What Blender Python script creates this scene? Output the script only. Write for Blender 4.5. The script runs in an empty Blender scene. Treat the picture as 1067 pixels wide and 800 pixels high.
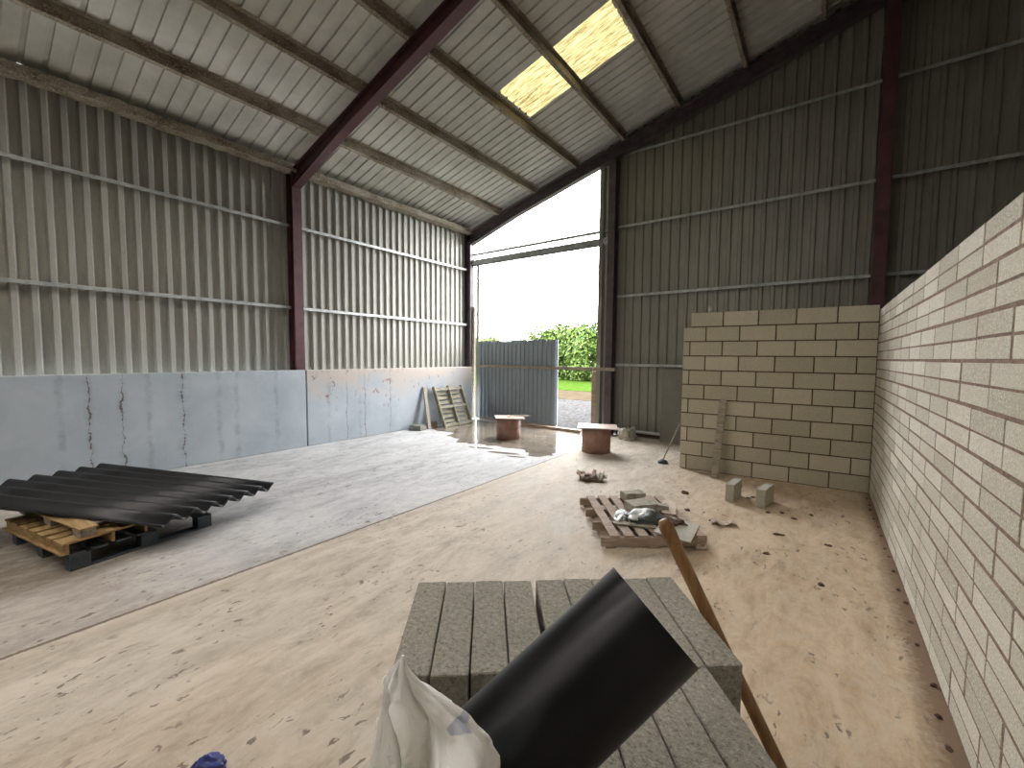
import bpy, bmesh, math, random
from mathutils import Vector, Matrix
random.seed(7)
C = bpy.context.scene.collection
V = Vector

# ------------------------------------------------------------------ camera
sc = bpy.context.scene
R = ((0.8041362, -0.04436621, 0.59278715), (0.5943899, 0.04642249, -0.80283597), (0.00810013, 0.99793617, 0.06370083))
cd = bpy.data.cameras.new('camera'); cam = bpy.data.objects.new('camera', cd); C.objects.link(cam)
m4 = Matrix(R).to_4x4(); m4.translation = V((0, 0, 1.75)); cam.matrix_world = m4
cd.sensor_width = 36; cd.lens = 441.0 / 1067 * 36; cd.clip_start = 0.02; cd.clip_end = 500
sc.camera = cam
sc.view_settings.view_transform = 'Standard'; sc.view_settings.look = 'None'
sc.view_settings.gamma = 1; sc.view_settings.use_curve_mapping = False
sc.view_settings.exposure = 1.35

# ------------------------------------------------------------------ materials
class NT:
    def __init__(s, name):
        s.m = bpy.data.materials.new(name); s.m.use_nodes = True; s.t = s.m.node_tree
        s.b = s.t.nodes['Principled BSDF']; s.out = s.t.nodes['Material Output']
        s.tc = s.t.nodes.new('ShaderNodeTexCoord'); s.geo = s.t.nodes.new('ShaderNodeNewGeometry')
    def n(s, typ, **kw):
        nd = s.t.nodes.new(typ)
        for k, v in kw.items(): setattr(nd, k, v)
        return nd
    def l(s, a, b): s.t.links.new(a, b)
    def vec(s, space='Object', scale=(1, 1, 1), rot=(0, 0, 0)):
        mp = s.n('ShaderNodeMapping'); mp.inputs['Scale'].default_value = scale; mp.inputs['Rotation'].default_value = rot
        s.l(s.geo.outputs['Position'] if space == 'World' else s.tc.outputs[space], mp.inputs['Vector'])
        return mp.outputs[0]
    def noise(s, vec, scale, detail=4, rough=.55, dist=0):
        nd = s.n('ShaderNodeTexNoise'); nd.inputs['Scale'].default_value = scale
        nd.inputs['Detail'].default_value = detail; nd.inputs['Roughness'].default_value = rough
        nd.inputs['Distortion'].default_value = dist; s.l(vec, nd.inputs['Vector']); return nd.outputs[0]
    def ramp(s, fac, a, b, ca=(0, 0, 0, 1), cb=(1, 1, 1, 1)):
        r = s.n('ShaderNodeValToRGB'); e = r.color_ramp.elements
        mr = s.n('ShaderNodeMapRange'); mr.inputs[1].default_value = a; mr.inputs[2].default_value = b
        s.l(fac, mr.inputs[0]); fac = mr.outputs[0]
        e[0].position = 0; e[1].position = 1; e[0].color = c4(ca); e[1].color = c4(cb)
        s.l(fac, r.inputs[0]); return r.outputs[0]
    def mix(s, fac, a, b, mode='MIX'):
        x = s.n('ShaderNodeMix', data_type='RGBA', blend_type=mode)
        for idx, val in ((0, fac), (6, a), (7, b)):
            if hasattr(val, 'is_linked'): s.l(val, x.inputs[idx])
            elif idx == 0: x.inputs[0].default_value = val
            else: x.inputs[idx].default_value = c4(val)
        return x.outputs[2]
    def math(s, op, a, b=0.0, c=None):
        x = s.n('ShaderNodeMath', operation=op)
        for i, v in enumerate((a, b) if c is None else (a, b, c)):
            if hasattr(v, 'is_linked'): s.l(v, x.inputs[i])
            else: x.inputs[i].default_value = v
        return x.outputs[0]
    def bump(s, h, strength=.3, dist=.01, prev=None):
        b = s.n('ShaderNodeBump'); b.inputs['Strength'].default_value = strength; b.inputs['Distance'].default_value = dist
        s.l(h, b.inputs['Height'])
        if prev is not None: s.l(prev, b.inputs['Normal'])
        s.l(b.outputs[0], s.b.inputs['Normal']); return b.outputs[0]
    def set(s, col=None, rough=None, metal=None, spec=None):
        for k, v in (('Base Color', col), ('Roughness', rough), ('Metallic', metal), ('Specular IOR Level', spec)):
            if v is None: continue
            if hasattr(v, 'is_linked'): s.l(v, s.b.inputs[k])
            else: s.b.inputs[k].default_value = c4(v) if k == 'Base Color' else v
        return s.m
def c4(c): return (c[0], c[1], c[2], 1.0)

def simple(name, a, b, scale=6, rough=.7, metal=0, bump=.15, bs=None, stretch=(1, 1, 1), spec=None, lo=.35, hi=.68, space='Object', dist=.01):
    s = NT(name); v = s.vec(space, stretch)
    n1 = s.noise(v, scale, 6, .6); col = s.ramp(n1, lo, hi, a, b)
    n2 = s.noise(v, bs or scale * 6, 5, .6); s.bump(n2, bump, dist)
    return s.set(col, rough, metal, spec)

M = {}
def make_materials():
    # cladding: grey coated steel sheet
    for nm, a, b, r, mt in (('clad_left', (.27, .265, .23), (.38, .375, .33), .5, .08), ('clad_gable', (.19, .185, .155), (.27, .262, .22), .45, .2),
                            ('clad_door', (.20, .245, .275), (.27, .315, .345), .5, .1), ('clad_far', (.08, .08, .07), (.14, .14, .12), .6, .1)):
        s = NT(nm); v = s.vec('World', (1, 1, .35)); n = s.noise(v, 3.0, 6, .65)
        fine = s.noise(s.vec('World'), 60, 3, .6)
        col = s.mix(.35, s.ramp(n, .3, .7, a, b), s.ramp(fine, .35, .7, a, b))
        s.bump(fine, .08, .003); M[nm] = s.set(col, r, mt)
    M['roof'] = simple('roof_sheet', (.46, .455, .41), (.58, .57, .52), 2.5, .65, 0, .08, 30, space='World')
    M['galv'] = simple('galvanised_steel', (.30, .32, .31), (.50, .52, .50), 8, .45, .45, .08, space='World')
    # purlins: dusty stained steel
    s = NT('dusty_purlin'); v = s.vec('World', (1, .6, 1)); n = s.noise(v, 3.5, 7, .7, .4)
    col = s.ramp(n, .36, .62, (.13, .085, .05), (.33, .29, .23)); n2 = s.noise(s.vec('World'), 40, 4, .7)
    col = s.mix(s.ramp(n2, .52, .62), col, (.42, .39, .33)); s.bump(n2, .5, .01); M['purlin'] = s.set(col, .85)
    M['red_steel'] = simple('red_oxide_steel', (.060, .022, .026), (.105, .04, .045), 5, .5, .1, .1, space='World')
    M['grey_red'] = simple('faded_red_steel', (.055, .04, .045), (.10, .075, .08), 5, .5, .1, .1, space='World')
    M['red_worn'] = simple('worn_red_steel', (.10, .04, .038), (.27, .17, .15), 9, .6, .1, .2, space='World', lo=.45, hi=.7)
    # concrete panels with rust streaks
    for idx, cracks in ((0, [(1.175, .10), (1.514, .13), (2.215, .2), (.35, .06)]), (1, [(5.43, .06), (5.0, .04), (6.1, .1)])):
        s = NT('precast_concrete_%s' % ('near', 'far')[idx])
        v = s.vec('World'); n = s.noise(v, 1.3, 8, .6, .5); f = s.noise(v, 35, 5, .7)
        col = s.ramp(n, .3, .7, (.29, .34, .38), (.41, .46, .495))
        col = s.mix(s.ramp(f, .35, .75, (.0, 0, 0), (.25, .25, .25)), col, (.44, .46, .46))
        sep = s.n('ShaderNodeSeparateXYZ'); s.l(s.geo.outputs['Position'], sep.inputs[0])
        wob = s.noise(s.vec('World', (1, 1, 1)), 5, 5, .7)
        wob = s.math('MULTIPLY', s.math('SUBTRACT', wob, .5), .16)
        yy = s.math('ADD', sep.outputs[1], wob)
        brk = s.noise(s.vec('World', (1, .35, 1.3)), 4.5, 4, .7)
        for (y0, w) in cracks:
            d = s.math('ABSOLUTE', s.math('SUBTRACT', yy, y0))
            wide = s.math('MULTIPLY', s.ramp(brk, .47, .68), w * .11)
            mk = s.math('LESS_THAN', d, s.math('ADD', wide, .0025))
            soft = s.math('MULTIPLY', s.ramp(brk, .4, .6), s.ramp(s.math('DIVIDE', d, w * .6), .1, 1, (1, 1, 1), (0, 0, 0)))
            col = s.mix(s.math('MULTIPLY', soft, .35), col, (.19, .17, .15))
            col = s.mix(s.math('MULTIPLY', mk, .85), col, (.085, .055, .045))
        for y0 in ((2.7, 2.96, .9, 3.6, 1.8) if idx == 0 else (4.6, 5.3, 7.2)):     # faint damp runs
            d = s.math('ABSOLUTE', s.math('SUBTRACT', yy, y0))
            col = s.mix(s.math('MULTIPLY', s.ramp(d, .01, .05, (.4, .4, .4), (0, 0, 0)), s.ramp(brk, .35, .6)), col, (.17, .19, .20))
        if idx == 1:
            top = s.ramp(s.math('ADD', sep.outputs[2], s.math('MULTIPLY', s.math('SUBTRACT', n, .5), 1.6)), .9, 1.35)
            col = s.mix(s.math('MULTIPLY', top, .75), col, (.44, .36, .29))
            blot = s.noise(s.vec('World', (1, 1.2, .8)), 7, 6, .7)
            col = s.mix(s.math('MULTIPLY', s.ramp(blot, .6, .68), s.ramp(sep.outputs[2], .45, 1.0)), col, (.17, .075, .05))
        topdirt = s.ramp(s.math('ADD', sep.outputs[2], s.math('MULTIPLY', s.math('SUBTRACT', f, .5), .06)), 1.452, 1.47)
        col = s.mix(s.math('MULTIPLY', topdirt, .4), col, (.42, .38, .33))
        s.bump(f, .25, .004); M['panel%d' % idx] = s.set(col, .62)
    # floor
    s = NT('floor_concrete'); sep = s.n('ShaderNodeSeparateXYZ'); s.l(s.geo.outputs['Position'], sep.inputs[0])
    x, y = sep.outputs[0], sep.outputs[1]
    big = s.noise(s.vec('World', (1, .7, 1), (0, 0, .5)), .55, 6, .6, .6)
    med = s.noise(s.vec('World', (1.0, .35, 1), (0, 0, .6)), 3.2, 7, .68, .8)
    fine = s.noise(s.vec('World'), 26, 6, .7)
    jx = s.math('ADD', x, s.math('MULTIPLY', s.math('SUBTRACT', fine, .5), .03))
    left = s.math('LESS_THAN', jx, -3.72)
    sand = s.ramp(med, .37, .63, (.41, .305, .195), (.59, .465, .325))
    sand2 = s.ramp(med, .37, .63, (.37, .32, .25), (.54, .48, .395))
    # greyer where feet and water cleared the dust, left of the centre
    gsel = s.ramp(s.math('ADD', s.math('MULTIPLY', x, -.32), s.math('MULTIPLY', big, 1.3)), .85, 1.4)
    rc = s.mix(gsel, sand, sand2)
    lc = s.ramp(med, .38, .62, (.30, .308, .312), (.44, .45, .455))
    lc = s.mix(s.math('MULTIPLY', s.ramp(big, .48, .62), .6), lc, (.52, .53, .535))
    lc = s.mix(s.math('MULTIPLY', s.ramp(s.noise(s.vec('World', (1, .5, 1), (0, 0, .5)), 2.1, 6, .7), .6, .7), .45), lc, (.27, .24, .22))
    lc = s.mix(s.ramp(s.math('ADD', s.math('MULTIPLY', y, 1.0), s.math('MULTIPLY', big, 1.5)), 1.4, 2.8, (.75, .75, .75), (0, 0, 0)), lc, (.34, .29, .235))
    # brown dirt patch around the left pallets
    px = s.math('SUBTRACT', x, -5.6); py = s.math('SUBTRACT', y, .35)
    dd = s.math('SQRT', s.math('ADD', s.math('MULTIPLY', px, px), s.math('MULTIPLY', py, py)))
    dd = s.math('ADD', dd, s.math('MULTIPLY', big, 1.0))
    lc = s.mix(s.ramp(dd, 1.35, 1.6, (.8, .8, .8), (0, 0, 0)), lc, (.20, .17, .13))
    col = s.mix(left, rc, lc)
    mott = s.noise(s.vec('World', (1, .5, 1), (0, 0, .7)), 9, 7, .75, .6)
    col = s.mix(s.ramp(mott, .46, .60, (0, 0, 0), (.28, .28, .28)), col, (.65, .60, .51))
    col = s.mix(s.ramp(mott, .36, .46, (.25, .25, .25), (0, 0, 0)), col, (.25, .20, .155))
    # pale trowel marks
    swirl = s.noise(s.vec('World', (1, .45, 1), (0, 0, .9)), 2.3, 5, .55, 2.2)
    ln = s.ramp(s.math('ABSOLUTE', s.math('SUBTRACT', swirl, .5)), .0, .02, (.3, .3, .3), (0, 0, 0))
    col = s.mix(s.math('MULTIPLY', ln, s.ramp(big, .42, .6)), col, (.66, .62, .54))
    # dark pits
    pn = s.noise(s.vec('World', (1.1, .6, 1), (0, 0, .8)), 17, 3, .6, .5); pm = s.noise(s.vec('World'), 1.6, 3, .5)
    pit = s.math('MULTIPLY', s.ramp(pn, .62, .66), s.ramp(pm, .43, .55))
    col = s.mix(s.math('MULTIPLY', pit, .8), col, (.13, .10, .08))
    vo = s.n('ShaderNodeTexVoronoi'); vo.inputs['Scale'].default_value = 7; s.l(s.vec('World', (1, 1, 1)), vo.inputs['Vector'])
    col = s.mix(s.math('MULTIPLY', s.ramp(vo.outputs['Distance'], .05, .09, (.8, .8, .8), (0, 0, 0)), s.ramp(pm, .45, .6)), col, (.10, .08, .06))
    # joint between the two slabs
    jd = s.math('ABSOLUTE', s.math('SUBTRACT', jx, -3.72))
    jl = s.ramp(jd, .008, .022, (.9, .9, .9), (0, 0, 0)); col = s.mix(jl, col, (.13, .095, .07))
    jd2 = s.math('ABSOLUTE', s.math('SUBTRACT', jx, -3.60)); stn = s.ramp(jd2, .0, .09, (.45, .45, .45), (0, 0, 0))
    col = s.mix(s.math('MULTIPLY', stn, s.ramp(med, .42, .6)), col, (.27, .19, .13))
    # dirt against the block wall
    ed = s.ramp(s.math('ADD', x, s.math('MULTIPLY', fine, .16)), .50, .60); col = s.mix(ed, col, (.22, .15, .10))
    nb = s.bump(fine, .35, .006); s.bump(med, .35, .02, nb)
    M['floor'] = s.set(col, s.ramp(med, .3, .7, (.62, .62, .62), (.9, .9, .9)), spec=.3)
    # brick like block walls: colour varies block by block
    for nm, a, b, k in (('block_pale', (.42, .395, .32), (.60, .575, .49), 1), ('block_cream', (.40, .37, .28), (.52, .49, .385), .6), ('block_grey', (.25, .235, .195), (.32, .302, .255), 1.3)):
        s = NT(nm); v = s.vec('World'); rnd = s.geo.outputs['Random Per Island']
        base = s.ramp(rnd, 0, 1, a, b); sp = s.noise(v, 95 if k < 1.2 else 75, 4, .85); sp2 = s.noise(v, 240, 2, .7)
        col = s.mix(s.math('MULTIPLY', s.ramp(sp, .54, .60), .45 * k), base, tuple(min(1, q * 1.55) for q in b))
        col = s.mix(s.math('MULTIPLY', s.ramp(sp, .39, .45, (1, 1, 1), (0, 0, 0)), .5 * k), col, tuple(q * .4 for q in a))
        st = s.noise(v, 2.2, 5, .6); col = s.mix(s.math('MULTIPLY', s.ramp(st, .5, .75), .3), col, (.36, .29, .22) if k <= 1 else (.15, .145, .13))
        s.bump(s.math('ADD', sp, sp2), .55 * k, .006); M[nm] = s.set(col, .95, spec=.15)
    M['mortar'] = simple('brown_mortar', (.13, .078, .055), (.26, .175, .135), 30, .95, 0, .4, space='World')
    M['mortar_dark'] = simple('dark_mortar', (.065, .042, .022), (.11, .075, .045), 30, .95, 0, .4, space='World')
    M['wood_grey'] = simple('weathered_wood', (.22, .195, .155), (.40, .36, .29), 5, .85, 0, .3, 20, (1, 8, 8))
    M['wood_pallet'] = simple('dusty_pallet_wood', (.25, .18, .13), (.42, .33, .26), 5, .85, 0, .3, 20, (1, 6, 6))
    M['wood_yellow'] = simple('yellow_pallet_wood', (.27, .165, .065), (.45, .31, .14), 4, .8, 0, .3, 20, (1, 6, 6))
    M['wood_green'] = simple('mossy_pallet_wood', (.15, .14, .10), (.36, .335, .25), 5, .85, 0, .3, 20, (6, 1, 6))
    M['handle_wood'] = simple('varnished_handle_wood', (.16, .075, .025), (.33, .175, .065), 5, .5, 0, .12, 20, (8, 8, .6))
    M['plastic_dark'] = simple('dark_blue_pallet_paint', (.035, .045, .055), (.08, .095, .11), 6, .6, 0, .1)
    M['black_sheet'] = simple('black_bitumen_sheet', (.009, .010, .012), (.02, .022, .026), 4, .42, 0, .06, 60)
    s = NT('black_pipe_plastic'); n = s.noise(s.vec('Object', (1, 1, .15)), 14, 4, .6)
    s.bump(n, .05, .002); M['black_pipe'] = s.set(s.ramp(n, .3, .7, (.005, .005, .0055), (.009, .009, .0095)), s.ramp(n, .3, .7, (.27, .27, .27), (.36, .36, .36)), spec=.22)
    M['rubber'] = simple('black_rubber', (.01, .018, .02), (.03, .045, .045), 10, .6)
    M['board_grey'] = simple('grey_board', (.16, .16, .135), (.21, .205, .175), 3, .8, 0, .08)
    M['board_pale'] = simple('pale_cement_board', (.36, .34, .28), (.48, .46, .39), 4, .8, 0, .1)
    M['board_wet'] = simple('plywood_lid', (.36, .27, .20), (.50, .41, .33), 5, .42, 0, .1)
    M['terracotta'] = simple('brown_red_board', (.24, .13, .095), (.36, .215, .165), 6, .7, 0, .12, 40)
    M['rubble'] = simple('dirty_block', (.27, .25, .19), (.42, .40, .33), 14, .95, 0, .6)
    M['clean_block'] = simple('pale_dusty_block', (.34, .32, .26), (.46, .44, .37), 40, .95, 0, .5)
    M['earth'] = simple('dark_dirt', (.06, .04, .03), (.16, .11, .08), 14, .95, 0, .6)
    M['card'] = simple('pinkish_card', (.42, .32, .26), (.6, .5, .42), 10, .85, 0, .3)
    M['blue'] = simple('glossy_blue_plastic', (.02, .03, .14), (.05, .07, .30), 12, .3, 0, .1)
    # thin white plastic bag
    s = NT('white_bag_plastic'); v = s.vec('Object'); n = s.noise(v, 16, 3, .5, 1.5); fo = s.math('ABSOLUTE', s.math('SUBTRACT', n, .5)); s.bump(s.math('MINIMUM', fo, .10), .45, .02)
    s.b.inputs['Subsurface Weight'].default_value = .25; s.b.inputs['Subsurface Radius'].default_value = (.02, .02, .018)
    s.b.inputs['Subsurface Scale'].default_value = .6
    mk = s.noise(s.vec('Object', (1, 1, 2.2)), 9, 3, .5)
    col = s.mix(s.math('MULTIPLY', s.ramp(mk, .68, .70), .5), (.92, .93, .90), (.25, .32, .55))
    M['bag'] = s.set(col, .33, spec=.6)
    M['bag2'] = simple('white_green_sack', (.62, .64, .63), (.8, .82, .82), 8, .4, 0, .4)
    M['sack_green'] = simple('dark_green_sack', (.03, .045, .04), (.08, .10, .09), 8, .5, 0, .4)
    # puddle water
    s = NT('puddle_water'); n = s.noise(s.vec('World'), 5, 2, .5)
    wet = s.ramp(s.noise(s.vec('World'), 2.5, 5, .6), .3, .7, (.15, .125, .095), (.24, .21, .17))
    M['water'] = s.set(wet, .10, spec=.5)
    # translucent rooflight
    for nm, lo, hi, tr in (('rooflight', (.024, .018, .006), (.085, .074, .035), .04), ('rooflight_clear', (.44, .40, .35), (.68, .64, .59), .4)):
     s = NT(nm); t = s.t; t.nodes.remove(s.b)
     n = s.noise(s.vec('World', (.25, 3.2, 1)), 9, 6, .75)
     c = s.ramp(n, .38, .60, lo, hi)
     tl = s.n('ShaderNodeBsdfTranslucent'); tp = s.n('ShaderNodeBsdfTransparent'); gl = s.n('ShaderNodeBsdfDiffuse')
     s.l(c, tl.inputs[0]); s.l(c, tp.inputs[0]); s.l(c, gl.inputs[0])
     m1 = s.n('ShaderNodeMixShader'); m1.inputs[0].default_value = tr; s.l(tl.outputs[0], m1.inputs[1]); s.l(tp.outputs[0], m1.inputs[2])
     m2 = s.n('ShaderNodeMixShader'); m2.inputs[0].default_value = .15; s.l(m1.outputs[0], m2.inputs[1]); s.l(gl.outputs[0], m2.inputs[2])
     s.l(m2.outputs[0], s.out.inputs[0]); M[nm] = s.m
    # outdoors
    s = NT('gravel'); vo = s.n('ShaderNodeTexVoronoi'); vo.inputs['Scale'].default_value = 9; s.l(s.vec('World'), vo.inputs['Vector'])
    n = s.noise(s.vec('World'), 1.2, 5, .6)
    c = s.mix(.5, s.ramp(vo.outputs['Distance'], .1, .7, (.06, .06, .06), (.012, .012, .012)), s.ramp(s.noise(s.vec('World'), 22, 3, .7), .3, .7, (.016, .016, .017), (.075, .074, .072)))
    c = s.mix(s.ramp(n, .5, .7, (0, 0, 0), (.4, .4, .4)), c, (.036, .033, .028)); s.bump(vo.outputs['Distance'], .5, .03); M['gravel'] = s.set(c, 1.0, spec=0.0)
    M['verge'] = simple('verge_grass', (.014, .030, .004), (.030, .052, .009), 3, 1.0, 0, .5, 30, space='World', spec=0.0)
    M['earth_track'] = simple('earth_track', (.028, .022, .014), (.042, .034, .023), 2, 1.0, 0, .4, space='World', spec=0.0)
    for k, (a, b) in enumerate((((.016, .036, .005), (.07, .105, .02)), ((.024, .042, .012), (.065, .092, .03)), ((.03, .045, .006), (.07, .095, .018)))):
        s = NT('foliage_%s' % ('bright', 'olive', 'yellow')[k]); rnd = s.geo.outputs['Random Per Island']
        M['leaf%d' % k] = s.set(s.ramp(rnd, 0, 1, a, b), .7, spec=.15)
    M['bark'] = simple('tree_bark', (.03, .02, .012), (.06, .045, .03), 8, .9, 0, .5)
    M['cap'] = simple('white_tin_paint', (.3, .29, .25), (.45, .44, .39), 8, .5)
make_materials()

# ------------------------------------------------------------------ helpers
def obj(name, bm, mat, parent=None, smooth=False, loc=None):
    me = bpy.data.meshes.new(name); bmesh.ops.recalc_face_normals(bm, faces=bm.faces[:]) if getattr(bm, '_rec', False) else None
    bm.to_mesh(me); bm.free(); me.materials.append(mat)
    if smooth:
        for p in me.polygons: p.use_smooth = True
    o = bpy.data.objects.new(name, me); C.objects.link(o)
    if parent: o.parent = parent
    if loc: o.location = loc
    return o
def tag(o, label, cat, group=None, kind=None):
    o['label'] = label; o['category'] = cat
    if group: o['group'] = group
    if kind: o['kind'] = kind
    return o
def thing(name, label, cat, loc=(0, 0, 0), rz=0, group=None):
    o = bpy.data.objects.new(name, None); C.objects.link(o); o.location = loc; o.rotation_euler = (0, 0, rz)
    o.empty_display_size = .1
    return tag(o, label, cat, group)
def struct(name, bm, m, smooth=False):
    o = obj(name, bm, m, None, smooth); o['kind'] = 'structure'; return o
def B(): return bmesh.new()
def prism(bm, pts, d):
    """closed polygon pts (list of Vector) extruded by vector d"""
    n = len(pts); a = [bm.verts.new(p) for p in pts]; b = [bm.verts.new(p + d) for p in pts]
    try:
        bm.faces.new(a[::-1]); bm.faces.new(b)
    except ValueError: pass
    for i in range(n): bm.faces.new((a[i], a[(i + 1) % n], b[(i + 1) % n], b[i]))
    return a + b
def box(bm, lo, hi, mat=None, bev=0):
    x0, y0, z0 = lo; x1, y1, z1 = hi
    vs = [V(p) for p in ((x0, y0, z0), (x1, y0, z0), (x1, y1, z0), (x0, y1, z0), (x0, y0, z1), (x1, y0, z1), (x1, y1, z1), (x0, y1, z1))]
    if mat: vs = [mat @ p for p in vs]
    v = [bm.verts.new(p) for p in vs]
    fs = [bm.faces.new([v[i] for i in f]) for f in ((0, 3, 2, 1), (4, 5, 6, 7), (0, 1, 5, 4), (1, 2, 6, 5), (2, 3, 7, 6), (3, 0, 4, 7))]
    if bev:
        es = list({e for f in fs for e in f.edges}); bmesh.ops.bevel(bm, geom=es, offset=bev, segments=1, affect='EDGES', profile=.5)
    return v
def basis(o, ax, ay, az):
    m = Matrix((ax, ay, az)).transposed().to_4x4(); m.translation = V(o); return m
def tube(bm, p0, p1, r0, r1=None, seg=20, caps=True):
    p0 = V(p0); p1 = V(p1); r1 = r0 if r1 is None else r1
    d = (p1 - p0).normalized(); u = d.orthogonal().normalized(); w = d.cross(u)
    A = [bm.verts.new(p0 + (u * math.cos(t) + w * math.sin(t)) * r0) for t in [2 * math.pi * i / seg for i in range(seg)]]
    Bv = [bm.verts.new(p1 + (u * math.cos(t) + w * math.sin(t)) * r1) for t in [2 * math.pi * i / seg for i in range(seg)]]
    for i in range(seg): bm.faces.new((A[i], A[(i + 1) % seg], Bv[(i + 1) % seg], Bv[i]))
    if caps: bm.faces.new(A[::-1]); bm.faces.new(Bv)
    return A, Bv
def isection(bm, p0, p1, wdir, depth, width, tf=.012, tw=.009):
    """I beam from p0 to p1; wdir = direction across the web (flange to flange)"""
    p0 = V(p0); p1 = V(p1); d = p1 - p0; w = V(wdir).normalized(); s = d.normalized().cross(w).normalized()
    h, b = depth / 2, width / 2
    prof = [(-h, -b), (-h, b), (-h + tf, b), (-h + tf, tw / 2), (h - tf, tw / 2), (h - tf, b), (h, b), (h, -b), (h - tf, -b), (h - tf, -tw / 2), (-h + tf, -tw / 2), (-h + tf, -b)]
    prism(bm, [p0 + w * a + s * c for a, c in prof], d)
def profile_box(pitch, depth, crown, slope):
    """one period of a trapezoid sheet: crown width, side slope run, rest is the pan"""
    return [(0, 0), (pitch - crown - 2 * slope, 0), (pitch - crown - slope, depth), (pitch - slope, depth)]
def sheet(bm, s0, s1, prof, pitch, fn, tt):
    """sheet whose section runs over s; fn(s, d, t) -> point; tt = list of positions along the ribs (or a function of s)"""
    cols = []; k = 0; s = s0
    while s < s1:
        for a, d in prof:
            q = s0 + k * pitch + a
            if q > s1: break
            cols.append((q, d))
        k += 1; s = s0 + k * pitch
    rows = []
    for q, d in cols:
        ts = tt(q) if callable(tt) else tt
        rows.append([bm.verts.new(fn(q, d, t)) for t in ts])
    for i in range(len(rows) - 1):
        for j in range(len(rows[0]) - 1):
            bm.faces.new((rows[i][j], rows[i + 1][j], rows[i + 1][j + 1], rows[i][j + 1]))
def zroof(x):      # underside line of the purlins; ridge at x = 0.6
    return 5.20 + .272 * (8.1 - abs(x - .6) + .6)
def zroof(x): return 5.20 + .272 * (8.7 - abs(x - .6))
YG = 9.2           # gable cladding plane
YR = -7.0          # open rear end of the shed
XL = -8.34         # left cladding plane
XR = 9.55

# ------------------------------------------------------------------ setting
bm = B()
box(bm, (-8.45, YR, -.15), (9.7, 9.16, 0)); struct('floor', bm, M['floor'])
# ground outside
bm = B(); box(bm, (-60, 9.18, -.2), (40, 15.8, -.03)); tag(obj('gravel_yard', bm, M['gravel']), 'grey gravel yard outside the door', 'gravel', kind='structure')
bm = B(); box(bm, (-60, YR - 40, -.2), (40, YR, -.03)); tag(obj('rear_yard', bm, M['gravel']), 'grey yard behind the shed', 'gravel', kind='structure')
bm = B(); box(bm, (-70, 15.8, -.2), (40, 20, -.02)); tag(obj('earth_track', bm, M['earth_track']), 'brown earth track beyond the gravel', 'track', kind='structure')
bm = B(); box(bm, (-110, 20, -.2), (60, 90, .0)); tag(obj('grass_verge', bm, M['verge']), 'green grass verge in front of the trees', 'grass', kind='structure')

# left cladding
P = profile_box(.178, -.052, .052, .022)
bm = B(); sheet(bm, YR, 9.17, P, .178, lambda s, d, t: V((XL - d * -1 if False else XL - d, s, t)), [.9, 5.36])
struct('wall_left', bm, M['clad_left'])
# gable cladding, with the door opening left out (x -8.0 .. -4.2)
P2 = profile_box(.19, -.03, .05, .016)
bm = B(); sheet(bm, -4.22, XR, P2, .19, lambda s, d, t: V((s, YG + d, t)), lambda q: [0.02, zroof(q) + .215])
struct('wall_gable', bm, M['clad_gable'])
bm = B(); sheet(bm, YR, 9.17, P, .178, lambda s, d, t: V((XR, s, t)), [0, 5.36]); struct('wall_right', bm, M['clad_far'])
bm = B(); sheet(bm, XL, XR, P2, .19, lambda s, d, t: V((s, YR - d, t)), lambda q: [0, zroof(q) + .17]); struct('wall_rear', bm, M['clad_gable'])
# roof: two slopes, pitched; narrow grooves pointing up; rooflight openings left out
ROOFL = [(-4.72, -2.70, 5.96, 6.90)] + [(-5.8, -1.5, y, y + 1.0) for y in (-.2, -3.2, -6.2)] + [(-7.0, -4.9, 1.9, 1.9)]
ROOFL = [r for r in ROOFL if r[3] > r[2]]
PR = [(0, 0), (.145, 0), (.153, .03), (.192, .03)]
def roof_part(bm, x0, x1, y0, y1):
    f = lambda s, d, t: V((t, s, zroof(t) + .185 + d))
    def dep(y):
        q = (y - YR) % .2
        for (a, d0), (b, d1) in zip(PR, PR[1:] + [(.2, 0)]):
            if a - 1e-9 <= q <= b: return d0 + (d1 - d0) * (q - a) / max(b - a, 1e-6)
        return 0
    ysx = [y0] + [YR + k * .2 + a for k in range(90) for a, _ in PR if y0 + .002 < YR + k * .2 + a < y1 - .002] + [y1]
    rows = [(bm.verts.new(f(y, dep(y), x0)), bm.verts.new(f(y, dep(y), x1))) for y in ysx]
    for a, b in zip(rows, rows[1:]): bm.faces.new((a[0], b[0], b[1], a[1]))
bm = B()
roof_part(bm, -8.55, -5.8, YR, 9.25)
ys = YR
for x0, x1 in ((-5.8, -4.72), (-4.72, -2.70), (-2.70, -1.5)):
    cuts = []
    for r in ROOFL:
        if r[0] < x1 - .01 and r[1] > x0 + .01: cuts.append((r[2], r[3]))
    cuts.sort(); y = YR
    for a, b in cuts:
        if a > y: roof_part(bm, x0, x1, y, a)
        y = b
    roof_part(bm, x0, x1, y, 9.25)
roof_part(bm, -1.5, .6, YR, 9.25); roof_part(bm, .6, 9.8, YR, 9.25)
struct('ceiling', bm, M['roof'])
def corr(s, pitch, amp): return amp * math.sin(2 * math.pi * s / pitch)
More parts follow.
